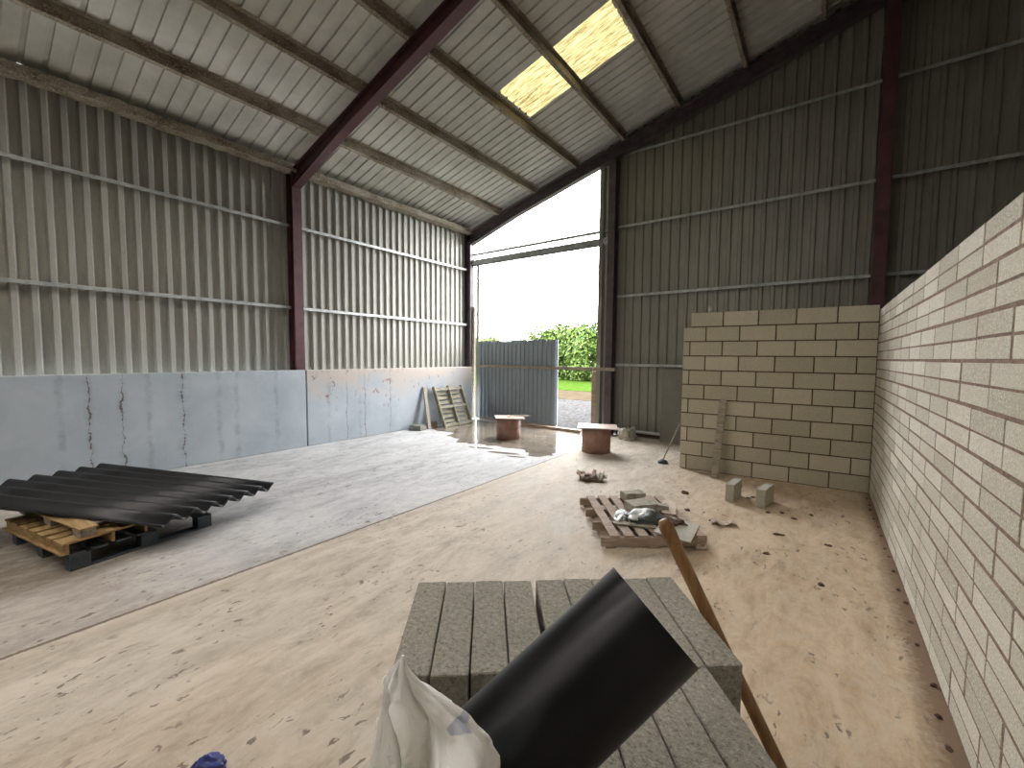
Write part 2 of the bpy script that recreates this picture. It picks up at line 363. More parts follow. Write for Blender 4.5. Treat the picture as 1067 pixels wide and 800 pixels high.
for i, (x0, x1, y0, y1) in enumerate(ROOFL):
    bm = B(); n = int((y1 - y0 + .12) / .0125); prev = None
    for k in range(n + 1):
        s = y0 - .06 + k * .0125
        row = [bm.verts.new((t, s, zroof(t) + .215 + corr(s, .0762 * 1.3, .012))) for t in (x0 - .05, x1 + .05)]
        if prev: bm.faces.new((prev[0], row[0], row[1], prev[1]))
        prev = row
    o = obj('rooflight_sheet', bm, M['rooflight' if i == 0 else 'rooflight_clear'], None, True)
    tag(o, 'yellowish translucent corrugated rooflight sheet glowing in the left roof slope' if i == 0 else 'long translucent rooflight sheet in the roof behind the camera', 'rooflight', None if i == 0 else 'rear rooflights')
# gable timber and the slab upstand at the gable foot
bm = B(); box(bm, (-3.8, 9.165, 0), (9.5, 9.24, .1)); o = struct('trim_1', bm, M['mortar_dark'])

bm = B(); prism(bm, [V((-8.45, 9.17, zroof(-8.45) - .06)), V((-4.22, 9.17, zroof(-4.22) - .06)), V((-4.22, 9.17, zroof(-4.22) + .21)), V((-8.45, 9.17, zroof(-8.45) + .21))], V((0, .02, 0)))
struct('trim_2', bm, M['clad_gable'])
# ------------------------------------------------------------------ steel frame
ORD = {-5.9: 'first', -.85: 'second', 4.12: 'third', 9.0: 'fourth'}
def frame(y, colname, label_c, label_r, mat, gable=False):
    bm = B(); x = -8.19
    isection(bm, (x, y, 0), (x, y, 5.22), (1, 0, 0), .22, .165 if not gable else .16, .013, .012)
    tag(obj('steel_column', bm, mat), label_c, 'column')
    bm = B()
    zb = lambda t: zroof(t) - .13
    d = V((1, 0, .272)).normalized(); w = V((-.272, 0, 1)).normalized()
    isection(bm, (-8.25, y, zb(-8.25)), (.6, y, zb(.6)), w, .245, .155, .013, .012)
    tag_r = obj('steel_rafter', bm, mat); tag(tag_r, label_r, 'rafter')
    # haunch: web triangle with flange under it
    hb = B()
    a = V((-8.08, y - .006, 4.86)); b = V((-6.42, y - .006, zroof(-6.42) - .25)); c = V((-8.08, y - .006, zroof(-8.08) - .2)); 
    prism(hb, [a, b, V((-6.42, y - .006, zroof(-6.42) - .2)), c], V((0, .012, 0)))
    dd = (b - a).normalized(); nn = V((-dd.z, 0, dd.x))
    pts = [a + V((0, -.07, 0)), b + V((0, -.07, 0)), b + V((0, -.07, 0)) + nn * .013, a + V((0, -.07, 0)) + nn * .013]
    prism(hb, pts, V((0, .152, 0)))
    obj('haunch', hb, mat, tag_r)
    return tag_r
frame(4.12, 'a', 'dark red steel column standing between the two bays of the left wall', 'dark red sloping steel rafter crossing the roof above the left wall', M['red_steel'])
frame(9.02, 'a', 'dull red corner column at the left edge of the open doorway', 'dark sloping steel rafter along the top of the gable wall over the doorway', M['grey_red'], True)
frame(-.95, 'a', 'dark red steel column of the left wall behind the camera', 'dark red steel rafter behind the camera', M['red_steel'])
frame(-6.0, 'a', 'dark red steel column at the open rear end of the shed', 'dark red steel rafter at the open rear end of the shed', M['red_steel'])
for y in (-6.0, -.95, 4.12, 9.02):           # right-hand half of each frame
    bm = B(); w = V((.272, 0, 1)).normalized()
    isection(bm, (.6, y, zroof(.6) - .13), (9.4, y, zroof(9.4) - .13), w, .245, .155, .013, .012)
    tag(obj('steel_rafter', bm, M['red_steel']), {9.02: 'dark steel rafter of the right roof slope along the gable wall'}.get(y, 'dark steel rafter of the right roof slope out of view'), 'rafter', None if y > 9 else 'rafters of the right roof slope')
# gable posts
bm = B(); isection(bm, (-3.90, 9.0, 0), (-3.90, 9.0, zroof(-3.9) - .27), (0, 1, 0), .20, .16, .012, .012)
tag(obj('steel_column', bm, M['grey_red']), 'dark red steel post on the right side of the open doorway', 'column')
bm = B(); isection(bm, (.62, 9.0, 0), (.62, 9.0, zroof(.6) - .27), (0, 1, 0), .20, .17, .012, .012)
tag(obj('steel_column', bm, M['red_steel']), 'tall crimson steel post rising behind the corner of the block walls', 'column')
bm = B(); isection(bm, (5.1, 9.0, 0), (5.1, 9.0, zroof(5.1) - .27), (0, 1, 0), .20, .17, .012, .012)
tag(obj('steel_column', bm, M['red_steel']), 'steel post of the gable hidden behind the pale block wall', 'column')

# purlins (Z section) along y
def zsec(bm, c, y0, y1, h=.18, f=.062, t=.004, lean=.272, flip=1):
    x, z = c; up = V((-lean, 0, 1)).normalized(); sd = V((1, 0, lean)).normalized() * flip
    o = V((x, y0, z)); P_ = [(0, 0), (-f, 0), (-f, t), (-t, t), (-t, h), (f, h), (f, h - t), (0, h - t)]
    P_ = [(-f, 0), (0, 0), (0, h - t), (f, h - t), (f, h), (-t, h), (-t, t), (-f, t)]
    prism(bm, [o + sd * a + up * b for a, b in P_], V((0, y1 - y0, 0)))
PX = [-7.06, -5.93, -4.78, -3.66, -2.52, -1.37, -.24]
ordn = ['lowest', 'second lowest', 'third', 'fourth', 'fifth', 'sixth', 'topmost']
for i, x in enumerate(PX):
    bm = B(); zsec(bm, (x, zroof(x)), YR, 9.1)
    tag(obj('roof_purlin', bm, M['purlin']), '%s roof purlin of the left slope, counted up from the eaves, stained dusty brown' % ordn[i], 'purlin', 'purlins of the left roof slope')
for i in range(7):
    x = 1.44 + i * 1.15; bm = B(); zsec(bm, (x, zroof(x)), YR, 9.1, lean=-.272)
    tag(obj('roof_purlin', bm, M['purlin']), 'purlin under the right roof slope out of view', 'purlin', 'purlins of the right roof slope')
# eaves beam, rough and stained
bm = B(); random.seed(3); n = 130; rows = []
for k in range(n + 1):
    y = YR + (9.05 - YR) * k / n; j = lambda a=.012: random.uniform(-a, a)
    rows.append([bm.verts.new((-8.22 + j(), y, 5.13 + j(.018))), bm.verts.new((-8.05 + j(), y, 5.15 + j(.018))), bm.verts.new((-8.05 + j(), y, 5.27 + j())), bm.verts.new((-8.22 + j(), y, 5.30 + j()))])
for a, b in zip(rows, rows[1:]):
    for q in range(4): bm.faces.new((a[q], a[(q + 1) % 4], b[(q + 1) % 4], b[q]))
bm.faces.new(rows[0][::-1]); bm.faces.new(rows[-1])
tag(obj('eaves_beam', bm, M['purlin']), 'rough brown stained eaves beam running along the top of the left wall', 'beam')

# sheeting rails, galvanised
def rail_y(z, y0, y1, label, group):      # on the left wall
    bm = B(); zsec2(bm, V((-8.285, y0, z)), V((0, y1 - y0, 0)), V((1, 0, 0)))
    tag(obj('sheeting_rail', bm, M['galv']), label, 'rail', group)
def zsec2(bm, o, d, out, h=.13, f=.05, t=.004):
    up = V((0, 0, 1)); P_ = [(0, 0), (0, h), (f, h), (f, h - t), (t, h - t), (t, t), (f, t), (f, 0)]
    # C section opened towards the wall: lip faces the room
    P_ = [(0, h), (f, h), (f, .018), (f - t, .018), (f - t, h - t), (0, h - t)]
    P_ = [(0, h * .5 - .004), (f, h * .5 - .004), (f, h), (f + .004, h), (f + .004, h * .5 - .008), (0, h * .5 - .008)]
    P_ = [(0, .055), (.085, .055), (.09, .050), (.09, 0.0), (.086, 0.0), (.086, .049), (0, .051)]
    prism(bm, [o + out * a + up * b for a, b in P_], d)
for z, nz in ((4.15, 'upper'), (2.625, 'lower')):
    rail_y(z, 4.215, 8.93, '%s galvanised rail on the left wall between red column and doorway corner' % nz, 'rails of the left wall')
    rail_y(z, -.86, 4.025, '%s galvanised sheeting rail on the left wall, near bay left of the red column' % nz, 'rails of the left wall')
    rail_y(z, YR, -1.04, 'sheeting rail of the left wall behind the camera', 'rails out of view')
def rail_x(z, x0, x1, label, group='rails of the gable wall'):
    bm = B(); zsec2(bm, V((x0, 9.165, z)), V((x1 - x0, 0, 0)), V((0, -1, 0)))
    tag(obj('sheeting_rail', bm, M['galv']), label, 'rail', group)
for z, nz in ((6.13, 'topmost'), (4.60, 'second highest'), (3.09, 'third highest'), (1.565, 'lowest full')):
    rail_x(z, -3.81, .53, '%s galvanised gable rail between the doorway post and the tall crimson post' % nz)
    rail_x(z, .71, 5.0, ('%s galvanised rail of the gable cladding right of the tall crimson post' % nz) if z > 3 else 'gable rail hidden behind the pale block wall', 'rails of the gable wall' if z > 3 else 'rails out of view')
# low tube along the gable foot
bm = B(); tube(bm, (-3.8, 9.07, .13), (-1.7, 9.07, .13), .032, seg=12); tag(obj('kicker_rail', bm, M['galv'], None, True), 'pale horizontal pipe along the foot of the gable cladding', 'rail')

# ------------------------------------------------------------------ doorway
bm = B(); box(bm, (-8.08, 9.10, 4.585), (-3.99, 9.16, 4.64)); tag(obj('sheeting_rail', bm, M['galv']), 'thin steel rail crossing the doorway just above the door track', 'rail')
t = thing('door_track', 'thick grey door track spanning the head of the doorway', 'door track', (-6.1, 9.10, 4.28))
bm = B(); box(bm, (-2.0, -.03, 0), (2.08, .0, .16)); obj('fascia', bm, M['galv'], t)
bm = B(); box(bm, (-2.0, -.08, .13), (2.08, -.031, .16)); box(bm, (-2.0, -.085, .03), (2.08, -.08, .16)); obj('channel', bm, M['galv'], t)
bm = B(); box(bm, (-7.975, 9.09, 0), (-7.89, 9.15, 4.28)); tag(obj('door_post', bm, M['clad_gable']), 'slim grey upright post inside the left edge of the doorway', 'post')
bm = B(); box(bm, (-8.075, 9.01, 0), (-7.99, 9.08, 3.15)); tag(obj('timber_post', bm, M['wood_grey']), 'brown timber upright fixed beside the corner column at the doorway', 'post')
bm = B(); box(bm, (-4.36, 9.03, .09), (-4.25, 9.09, 1.43)); tag(obj('door_jamb', bm, M['wood_pallet']), 'short pale timber jamb below the bar on the right of the doorway', 'post')
bm = B(); box(bm, (-4.235, 9.0, 0), (-4.14, 9.16, zroof(-4.2) - .26)); tag(obj('flashing', bm, M['clad_gable']), 'dark vertical flashing trimming the right edge of the doorway', 'flashing')
# door leaf
t = thing('sliding_door', 'blue grey corrugated steel door leaf standing in the left of the doorway', 'door', (-6.5, 9.03, 0))
bm = B(); PD = profile_box(.1345, -.022, .05, .015); random.seed(5)
tops = {}
def ttop(q):
    k = int((q + 10) / .35); tops.setdefault(k, random.uniform(-.02, .025)); return [.04, 2.17 + tops[k] + .012 * (q + 1.2)]
sheet(bm, -1.37, 1.22, PD, .1345, lambda s, d, tt_: V((s, d, tt_)), ttop)
o = obj('door_sheet', bm, M['clad_door'], t); md = o.modifiers.new('thick', 'SOLIDIFY'); md.thickness = .003
bm = B(); box(bm, (-1.27, -.07, 1.455), (1.24, -.025, 1.53)); obj('crossbar', bm, M['wood_grey'], t)
bm = B(); box(bm, (-1.27, -.06, 0.005), (1.24, -.025, .07)); obj('bottom_rail', bm, M['wood_grey'], t)
bm = B(); box(bm, (1.195, -.024, .04), (1.235, -.004, 2.18)); obj('edge_trim', bm, M['clad_door'], t)
bm = B(); box(bm, (-5.24, 8.955, 1.455), (-3.70, 9.0 - .11, 1.53)) if False else box(bm, (-5.24, 8.845, 1.455), (-3.72, 8.899, 1.53))
tag(obj('timber_bar', bm, M['wood_grey']), 'horizontal timber bar closing the gap between door leaf and red post', 'bar')
bm = B(); box(bm, (-4.24, 8.82, 1.33), (-4.21, 8.845, 1.66)); tag(obj('bar_peg', bm, M['wood_grey']), 'short upright peg fixed to the horizontal timber bar', 'peg')
bm = B(); box(bm, (-6.15, 8.76, 0), (-4.5, 8.86, .065), Matrix.Identity(4)); tag(obj('sill_plank', bm, M['wood_pallet']), 'timber plank lying as a sill across the open half of the doorway', 'plank')

# ------------------------------------------------------------------ concrete wall panels on the left
def panel(y0, y1, m, label):
    bm = B(); box(bm, (-8.07, y0, 0), (-7.95, y1, 1.47), bev=.01); tag(obj('concrete_barrier', bm, m), label, 'concrete wall', 'precast panels along the left wall')
panel(-.90, 4.145, M['panel0'], 'long blue grey concrete panel with dark cracks, left of the red column')
panel(4.165, 8.88, M['panel1'], 'concrete panel with rust brown stains, between the red column and the doorway')
panel(YR, -.92, M['panel0'], 'blue grey concrete panel behind the camera')

# ------------------------------------------------------------------ pale block wall on the right and the cross wall
WA = V((.581, 2.0, 0)); wd = (V((.537, 7.231, 0)) - V((.577, 2.557, 0))).normalized(); wn = V((wd.y, -wd.x, 0))
t = thing('long_block_wall', 'long pale block wall running along the right side towards the corner', 'wall')
def wmat(p): return basis(p, wd, wn, V((0, 0, 1)))
bm = B(); mm = wmat(V((.577, 2.557, 0)) - wd * 0); L0, L1 = -3.9, 4.62
box(bm, (L0, .0025, 0), (L1, .2, 2.385), mm); obj('mortar', bm, M['mortar'], t)
bm = B(); random.seed(11); rp = 2.40 / 22
for r in range(22):
    z0 = r * rp + .009; z1 = (r + 1) * rp - .006
    pair = (21 - r) // 2
    off = (2.936 - 2.557) + (.2325 if pair % 2 else 0)
    if (21 - r) % 2 == 0: z0 += -.002
    else: z0 += .004
    k = -12
    while k < 14:
        a = off + k * .465 + .008; b = a + .465 - .018; k += 1
        a = max(a, L0); b = min(b, L1)
        if b - a < .03: continue
        j = random.uniform(-.0015, .0015)
        box(bm, (a + random.uniform(0, .004), j, z0 + random.uniform(-.002, .002)), (b, .19, z1 + random.uniform(-.002, .002)), mm, bev=.0015)
obj('blockwork', bm, M['block_pale'], t)
# cross wall
CA = V((-1.81, 7.0, 0)); CBp = V((.53, 7.161, 0)); cdv = (CBp - CA).normalized(); cn = V((-cdv.y, cdv.x, 0)); mc = basis(CA, cdv, cn, V((0, 0, 1))); CL = (CBp - CA).length
t = thing('short_block_wall', 'short cream block wall with dark joints standing across the end of the floor', 'wall')
rh = 2.46 / 11; bm = B()
box(bm, (.012, .006, 0), (CL - .005, .094, rh * 10 - .008), mc); box(bm, (.105, .006, rh * 10 - .02), (CL - .005, .094, 2.452), mc); obj('mortar', bm, M['mortar_dark'], t)
bm = B()
for r in range(11):
    off = .095 + (.2250 if (10 - r) % 2 else 0); z0 = r * rh + .008; z1 = (r + 1) * rh - .008
    st = .095 if r == 10 else 0.0
    for k in range(-2, 7):
        a = max(off + k * .457 + .0075, st); b = min(off + (k + 1) * .457 - .0075, CL)
        if b - a < .03: continue
        j = random.uniform(-.002, .002); box(bm, (a, j, z0), (b, .1, z1), mc, bev=.003)
obj('blockwork', bm, M['block_cream'], t)
bm = B(); tube(bm, mc @ V((.37, .05, 2.456)), mc @ V((.37, .05, 2.54)), .036, .033, 16); tube(bm, mc @ V((.37, .05, 2.54)), mc @ V((.37, .05, 2.556)), .024, .02, 16)
tag(obj('small_tin', bm, M['cap'], None, True), 'small pale tin left on top of the cream block wall', 'tin')
# plank against the cross wall
bm = B(); p0 = V((-1.235, 6.70, .0)); p1 = V((-1.205, 6.985, 1.14)); ay = (p1 - p0).normalized(); ax = V((1, .03, 0)).normalized(); ax = (ax - ay * ax.dot(ay)).normalized()
bx = basis(p0, ax, ax.cross(ay) * -1, ay); bx = basis(p0, ax, ay.cross(ax), ay)
box(bm, (-.05, -.022, 0.004), (.05, .012, 1.17), bx, bev=.003)
tag(obj('leaning_plank', bm, M['wood_grey']), 'weathered grey plank leaning upright against the cream block wall', 'plank')
# two upright blocks
def blk(bm, p, ang, sx, sy, sz, bev=.004):
    m = Matrix.Translation(V(p)) @ Matrix.Rotation(ang, 4, 'Z'); box(bm, (-sx / 2, -sy / 2, 0), (sx / 2, sy / 2, sz), m, bev)
bm = B(); blk(bm, (0, 0, 0), 0, .10, .36, .215); a = obj('concrete_block', bm, M['clean_block']); a.location = (-.855, 5.86, 0); a.rotation_euler = (0, 0, math.radians(-5))
tag(a, 'pale concrete block on the floor by the cream wall, left one of the pair', 'block', 'pair of blocks on the floor')
b = a.copy(); C.objects.link(b); b.location = (-.515, 5.86, 0); b.rotation_euler = (0, 0, math.radians(-9)); b['label'] = 'pale concrete block on the floor by the cream wall, right one of the pair'

# grey board behind the cross wall, leaning on the gable
bm = B(); prism(bm, [V((-2.72, 8.92, 0)), V((-1.6, 8.92, 0)), V((-1.6, 9.04, 1.53)), V((-2.74, 9.04, 1.53))], V((0, .018, 0)))
tag(obj('leaning_board', bm, M['board_grey']), 'plain grey board leaning on the gable behind the end of the cream wall', 'board')

# ------------------------------------------------------------------ foreground stack of concrete blocks
SA = V((.77, .638, 0)).normalized(); SBv = V((SA.y, -SA.x, 0))       # SA along the row, SBv towards the viewer
S0 = V((-1.115, .965, 0)); H0 = .10; BH = .215
bl = B(); box(bl, (-.0475, -.22, 0), (.0475, .22, .214), None, .003)
proto = obj('concrete_block', bl, M['block_grey']); me = proto.data
rzS = math.atan2(SA.y, SA.x)
names = ['leftmost', 'second', 'third', 'fourth', 'fifth', 'sixth', 'seventh', 'eighth', 'rightmost']
first = True; random.seed(21)
def place(i, row, lev, label, group, da=0.0, db=0.0):
    global first
    o = proto if first else proto.copy()
    if not first: C.objects.link(o)
    first = False
    along = .05 + i * .0995 + (.014 if i >= 4 else 0) + da
    p = S0 + SA * along + SBv * (.222 + row * .4445 + db)
    o.location = (p.x, p.y, H0 + lev * BH + lev * .0); o.rotation_euler = (0, 0, rzS + random.uniform(-.004, .004))
    tag(o, label, 'block', group); return o
for i in range(9):
    lb = ('%s grey block from left in the far top row of the front stack' % names[i]) if 0 < i < 8 else ('%s grey block in the far top row of the foreground stack' % names[i])
    place(i, 0, 3, lb, 'top blocks of the foreground stack', 0, random.uniform(-.004, .004))
nm2 = ['rightmost', 'second from right', 'third from right', 'fourth from right', 'fifth from right']
for j in range(4):
    place(7 - j, 1, 3, '%s grey block in the near top row of the front stack' % nm2[j], 'top blocks of the foreground stack', .0, .0)
for lev in (0, 1, 2):
    for row in (0, 1, 2):
        for i in range(9):
            if row == 2 and lev > 0 and i > 4: continue
            vis = lev == 2 and row == 0
            place(i, row, lev, 'grey block in the lower courses of the foreground stack', 'lower blocks of the foreground stack')
# pallet under the stack
def pallet(name, label, group, loc, rz, L, W, mat, h=.10, slats=6, bearers=3, th=.018, bw=.09, sw=.095, bottom=True, rx=0, ry=0, skip=()):
    """slats run along local x (length L), bearers along local y (W)"""
    t = thing(name, label, 'pallet', loc, rz, group); t.rotation_euler = (rx, ry, rz)
    for k in range(slats):
        if k in skip: continue
        y = -W / 2 + sw / 2 + k * (W - sw) / (slats - 1)
        bm = B(); box(bm, (-L / 2, y - sw / 2, h - th), (L / 2, y + sw / 2, h), None, .002); obj('deck_board', bm, mat, t)
    z0 = th if bottom else 0
    for k in range(bearers):
        x = -L / 2 + bw / 2 + k * (L - bw) / (bearers - 1)
        bm = B(); box(bm, (x - bw / 2, -W / 2, z0), (x + bw / 2, W / 2, h - th), None, .003); obj('bearer', bm, mat, t)
    if bottom:
        for k in (0, .5, 1):
            y = -W / 2 + sw / 2 + k * (W - sw); bm = B(); box(bm, (-L / 2, y - sw / 2, 0), (L / 2, y + sw / 2, th), None, .002); obj('bottom_board', bm, mat, t)
    return t
pc = S0 + SA * .455 + SBv * .667
pallet('wooden_pallet', 'wooden pallet carrying the foreground block stack', None, (pc.x, pc.y, 0), rzS, .93, 1.34, M['wood_grey'], h=.10)

# black pipe
t = thing('plastic_pipe', 'short wide black plastic pipe lying tilted over the foreground blocks', 'pipe', (0, 0, 0))
def fdir(a, b, c):  # direction in view-aligned axes turned into world
    return V((R[0][0] * a + R[0][1] * b - R[0][2] * c, R[1][0] * a + R[1][1] * b - R[1][2] * c, R[2][0] * a + R[2][1] * b - R[2][2] * c))
pe = V((-.222, .722, 1.303)); pdv = (V((-.501, .489, .954)) - pe); vr = (pe - V((0, 0, 1.75))).normalized(); pdv = (pdv - vr * pdv.dot(vr)).normalized(); ro, ri = .0975, .0915; Lp = (pe.z - .748 - ro * math.sqrt(1 - pdv.z ** 2)) / -pdv.z
bm = B(); seg = 48; u = pdv.orthogonal().normalized(); w = pdv.cross(u); rings = []
for (s_, r_) in ((0, ri), (0, ro), (Lp, ro), (Lp, ri)):
    rings.append([bm.verts.new(pe + pdv * s_ + (u * math.cos(q) + w * math.sin(q)) * r_) for q in [2 * math.pi * k / seg for k in range(seg)]])
for a_, b_ in zip(rings, rings[1:] + rings[:1]):
    for k in range(seg): bm.faces.new((a_[k], a_[(k + 1) % seg], b_[(k + 1) % seg], b_[k]))
o = obj('pipe_wall', bm, M['black_pipe'], t, True)
md = o.modifiers.new('e', 'EDGE_SPLIT'); md.split_angle = math.radians(50)

# white plastic bag on the lower blocks
t = thing('plastic_bag', 'crumpled shiny white plastic bag beside the black pipe at the bottom', 'bag', (-.376, .352, .946))
t.scale = (.8, .8, .8)
from mathutils import noise as MN
levels = [(-.248, .10, .09, .0), (0.0, .105, .10, .0), (.06, .112, .11, .0), (.16, .11, .11, 0), (.27, .108, .10, .0), (.36, .102, .085, .002), (.40, .093, .07, -.003), (.437, .074, .05, -.012), (.46, .058, .035, -.028), (.48, .042, .022, -.042), (.495, .03, .014, -.052), (.513, .014, .008, -.056), (.536, .002, .002, -.0505)]
rt = V((.83, .556, 0)).normalized(); fw = V((.556, -.83, 0)).normalized()
bm = B(); seg = 110; prev = None; Ls = 90
def lerp_levels(z):
    for a, b in zip(levels, levels[1:]):
        if a[0] <= z <= b[0]:
            k = (z - a[0]) / (b[0] - a[0]); return [a[i] + (b[i] - a[i]) * k for i in range(1, 4)]
    return levels[-1][1:]
for li in range(Ls + 1):
    z = levels[0][0] + (levels[-1][0] - levels[0][0]) * li / Ls; rx, ry, cx_ = lerp_levels(z); ring = []
    for k in range(seg):
        q = 2 * math.pi * k / seg
        pq = V((math.cos(q) * .115, math.sin(q) * .115, z))
        def crease(sc_, sd):        # flat facets meeting in sharp folds
            d_, _ = MN.voronoi(pq * sc_ + V((sd, sd * .7, sd * .3)) + V((MN.noise(pq * 9), MN.noise(pq * 9 + V((4, 4, 4))), 0)) * .5)
            return d_[1] - d_[0]
        rad = -.046 * (1 - min(1, crease(9, 3) * 2.2)) + .016 * math.sin(q * 5 + z * 9 + 2 * MN.noise(pq * 7)) - .012 * (1 - min(1, crease(21, 9) * 2.0)) + .012
        taper = min(1, max(0, (.535 - z) / .12))
        p = rt * (cx_ + (rx + rad * .6 * taper) * math.cos(q)) + fw * ((ry + rad * taper) * math.sin(q)) + V((0, 0, z))
        ring.append(bm.verts.new(p))
    if prev:
        for k in range(seg): bm.faces.new((prev[k], prev[(k + 1) % seg], ring[(k + 1) % seg], ring[k]))
    else: bm.faces.new(ring[::-1])
    prev = ring
bm.faces.new(prev); obj('bag_body', bm, M['bag'], t, True)
# open flap: folded lip left of the peak
def flap(pts, name, nrm, th=.004, sub=10):
    bm = B(); a, b, c = pts; grid = {}
    for i in range(sub + 1):
        for j in range(sub + 1 - i):
            k = sub - i - j; p = (a * i + b * j + c * k) / sub
            p = p + nrm * (.006 * MN.noise(p * 30) + .012 * math.sin(math.pi * j / sub))
            grid[i, j] = bm.verts.new(p)
    for i in range(sub):
        for j in range(sub - i):
            bm.faces.new((grid[i, j], grid[i + 1, j], grid[i, j + 1]))
            if i + j < sub - 1: bm.faces.new((grid[i + 1, j], grid[i + 1, j + 1], grid[i, j + 1]))
    o = obj(name, bm, M['bag'], t, True); md = o.modifiers.new('t', 'SOLIDIFY'); md.thickness = th; return o
flap([rt * -.072 + fw * .02 + V((0, 0, .515)), rt * -.10 + fw * .055 + V((0, 0, .30)), rt * -.02 + fw * .06 + V((0, 0, .33))], 'bag_lip', fw)
flap([rt * -.052 + fw * .0 + V((0, 0, .538)), rt * -.06 + fw * .035 + V((0, 0, .38)), rt * .01 + fw * .05 + V((0, 0, .36))], 'bag_lip', fw)

# wooden handle leaning on the stack
t = thing('wooden_pole', 'long brown wooden tool handle leaning against the right side of the foreground blocks', 'tool handle', (0, 0, 0))
bm = B(); pb = V((.132, 1.650, .0)); pt = V((-.398, 1.362, 1.232)); d = pt - pb
prev = None; prof = [(0, .021), (.3, .020), (.7, .0195), (.93, .021), (.965, .024), (.985, .023), (.997, .016), (1.0, .006)]
for s_, r_ in prof:
    c_ = pb + d * s_ + V((0, 0, .0)); dn = d.normalized(); u = dn.orthogonal().normalized(); w = dn.cross(u)
    ring = [bm.verts.new(c_ + (u * math.cos(q) + w * math.sin(q)) * r_) for q in [2 * math.pi * k / 20 for k in range(20)]]
    if prev:
        for k in range(20): bm.faces.new((prev[k], prev[(k + 1) % 20], ring[(k + 1) % 20], ring[k]))
    else: bm.faces.new(ring[::-1])
    prev = ring
bm.faces.new(prev); obj('shaft', bm, M['handle_wood'], t, True)

# ------------------------------------------------------------------ litter pallet in the middle of the floor
# corners at top: FL(-2.28,4.445) NL(-1.587,3.538) NR(-.812,4.134) FR(-1.491,5.049)
ex = V((.793, .609, 0)).normalized(); ey = V((-.609, .793, 0))
ctr = V((-1.54, 4.29, 0)); rzP = math.atan2(ex.y, ex.x)
t = thing('wooden_pallet', 'dusty wooden pallet holding rubble and sacks in the middle of the floor', 'pallet', (ctr.x, ctr.y, 0), rzP)
Lx, Ly = .98, 1.14
xs = [-.36, -.225, -.09, .05, .19, .33, .445]
for x in xs:                                     # deck boards run away from the viewer
    bm = B(); box(bm, (x - .045, -Ly / 2, .102), (x + .045, Ly / 2 + random.uniform(-.02, .01), .12), None, .002); obj('deck_board', bm, M['wood_pallet'], t)
for y in (-.555, -.19, .17, .53):
    bm = B(); box(bm, (-Lx / 2, y - .016, .018), (Lx / 2, y + .016, .102), None, .002); obj('bearer', bm, M['wood_pallet'], t)
for x in (-.40, .0, .42):
    bm = B(); box(bm, (x - .045, -Ly / 2, 0), (x + .045, Ly / 2, .018), None, .002); obj('bottom_board', bm, M['wood_pallet'], t)
def rough_block(name, p, rz, sx, sy, sz, mat, label, cat='block', rx=0, group=None, jit=.012):
    bm = B(); box(bm, (-sx / 2, -sy / 2, 0), (sx / 2, sy / 2, sz))
    bmesh.ops.subdivide_edges(bm, edges=bm.edges[:], cuts=3, use_grid_fill=True)
    for v in bm.verts:
        if v.co.z > .004: v.co += V((MN.noise(v.co * 9 + V(p)), MN.noise(v.co * 11 + V((3, 1, 2))), MN.noise(v.co * 8 + V((5, 5, 1))))) * jit
    o = obj(name, bm, mat); o.location = p; o.rotation_euler = (rx, 0, rz); return tag(o, label, cat, group)
rough_block('broken_block', (-1.72, 4.70, .121), rzP + .25, .24, .14, .085, M['rubble'], 'broken concrete block at the back edge of the littered pallet', group='rubble on the littered pallet')
rough_block('broken_block', (-1.53, 4.42, .121), rzP + .35, .28, .20, .085, M['rubble'], 'larger flat broken block in the middle of the littered pallet', group='rubble on the littered pallet')
rough_block('broken_block', (-1.345, 4.56, .121), rzP - .1, .12, .10, .06, M['rubble'], 'small block fragment right of the two broken blocks on the pallet', group='rubble on the littered pallet')
# sacks: crumpled lumps
def lump(name, p, rz, sx, sy, sz, mat, label, cat, seed=0, parent=None, amp=.35):
    bm = B(); bmesh.ops.create_icosphere(bm, subdivisions=4, radius=1)
    for v in bm.verts:
        q = v.co.copy(); n = MN.noise(q * 1.6 + V((seed, 0, 0))); n2 = abs(MN.noise(q * 4 + V((0, seed, 0))))
        k = 1 + amp * n - amp * .5 * n2; v.co = V((q.x * sx * k, q.y * sy * k, max(0, (q.z * .9 + .35)) * sz * k))
    o = obj(name, bm, mat, parent, True); o.location = p; o.rotation_euler = (0, 0, rz)
    if label: tag(o, label, cat)
    return o
s_ = lump('plastic_sack', (-1.385, 4.15, .121), rzP + .3, .21, .15, .07, M['sack_green'], 'dark green and white plastic sack on the littered pallet', 'sack', 3)
w_ = lump('white_panel', (-.02, .03, .035), .2, .17, .10, .055, M['bag2'], None, None, 5, s_); w_['label'] = 'shiny white side of the sack'
lump('dirt_heap', (-1.14, 4.20, .121), rzP, .14, .10, .06, M['earth'], 'small dark heap of dirt on the littered pallet beside the sack', 'dirt heap', 9, amp=.6)
lump('paper_sack', (-1.62, 4.10, .121), rzP + 1.2, .16, .07, .04, M['bag2'], 'flattened pale paper sack left of the green sack on the pallet', 'sack', 13)
bm = B(); box(bm, (-.25, -.16, 0), (.25, .16, .014), None, .002); o = obj('board_offcut', bm, M['board_pale']); o.location = (-1.06, 4.10, .128); o.rotation_euler = (.07, .02, rzP + .98)
tag(o, 'pale cement board offcut across the near right corner of the littered pallet', 'board')
bm = B(); box(bm, (-.22, -.07, 0), (.22, .07, .012), None, .002); o = obj('board_offcut', bm, M['card']); o.location = (-1.30, 4.66, .125); o.rotation_euler = (0, 0, rzP + 1.2)
tag(o, 'narrow pinkish board offcut on the far right side of the littered pallet', 'board')
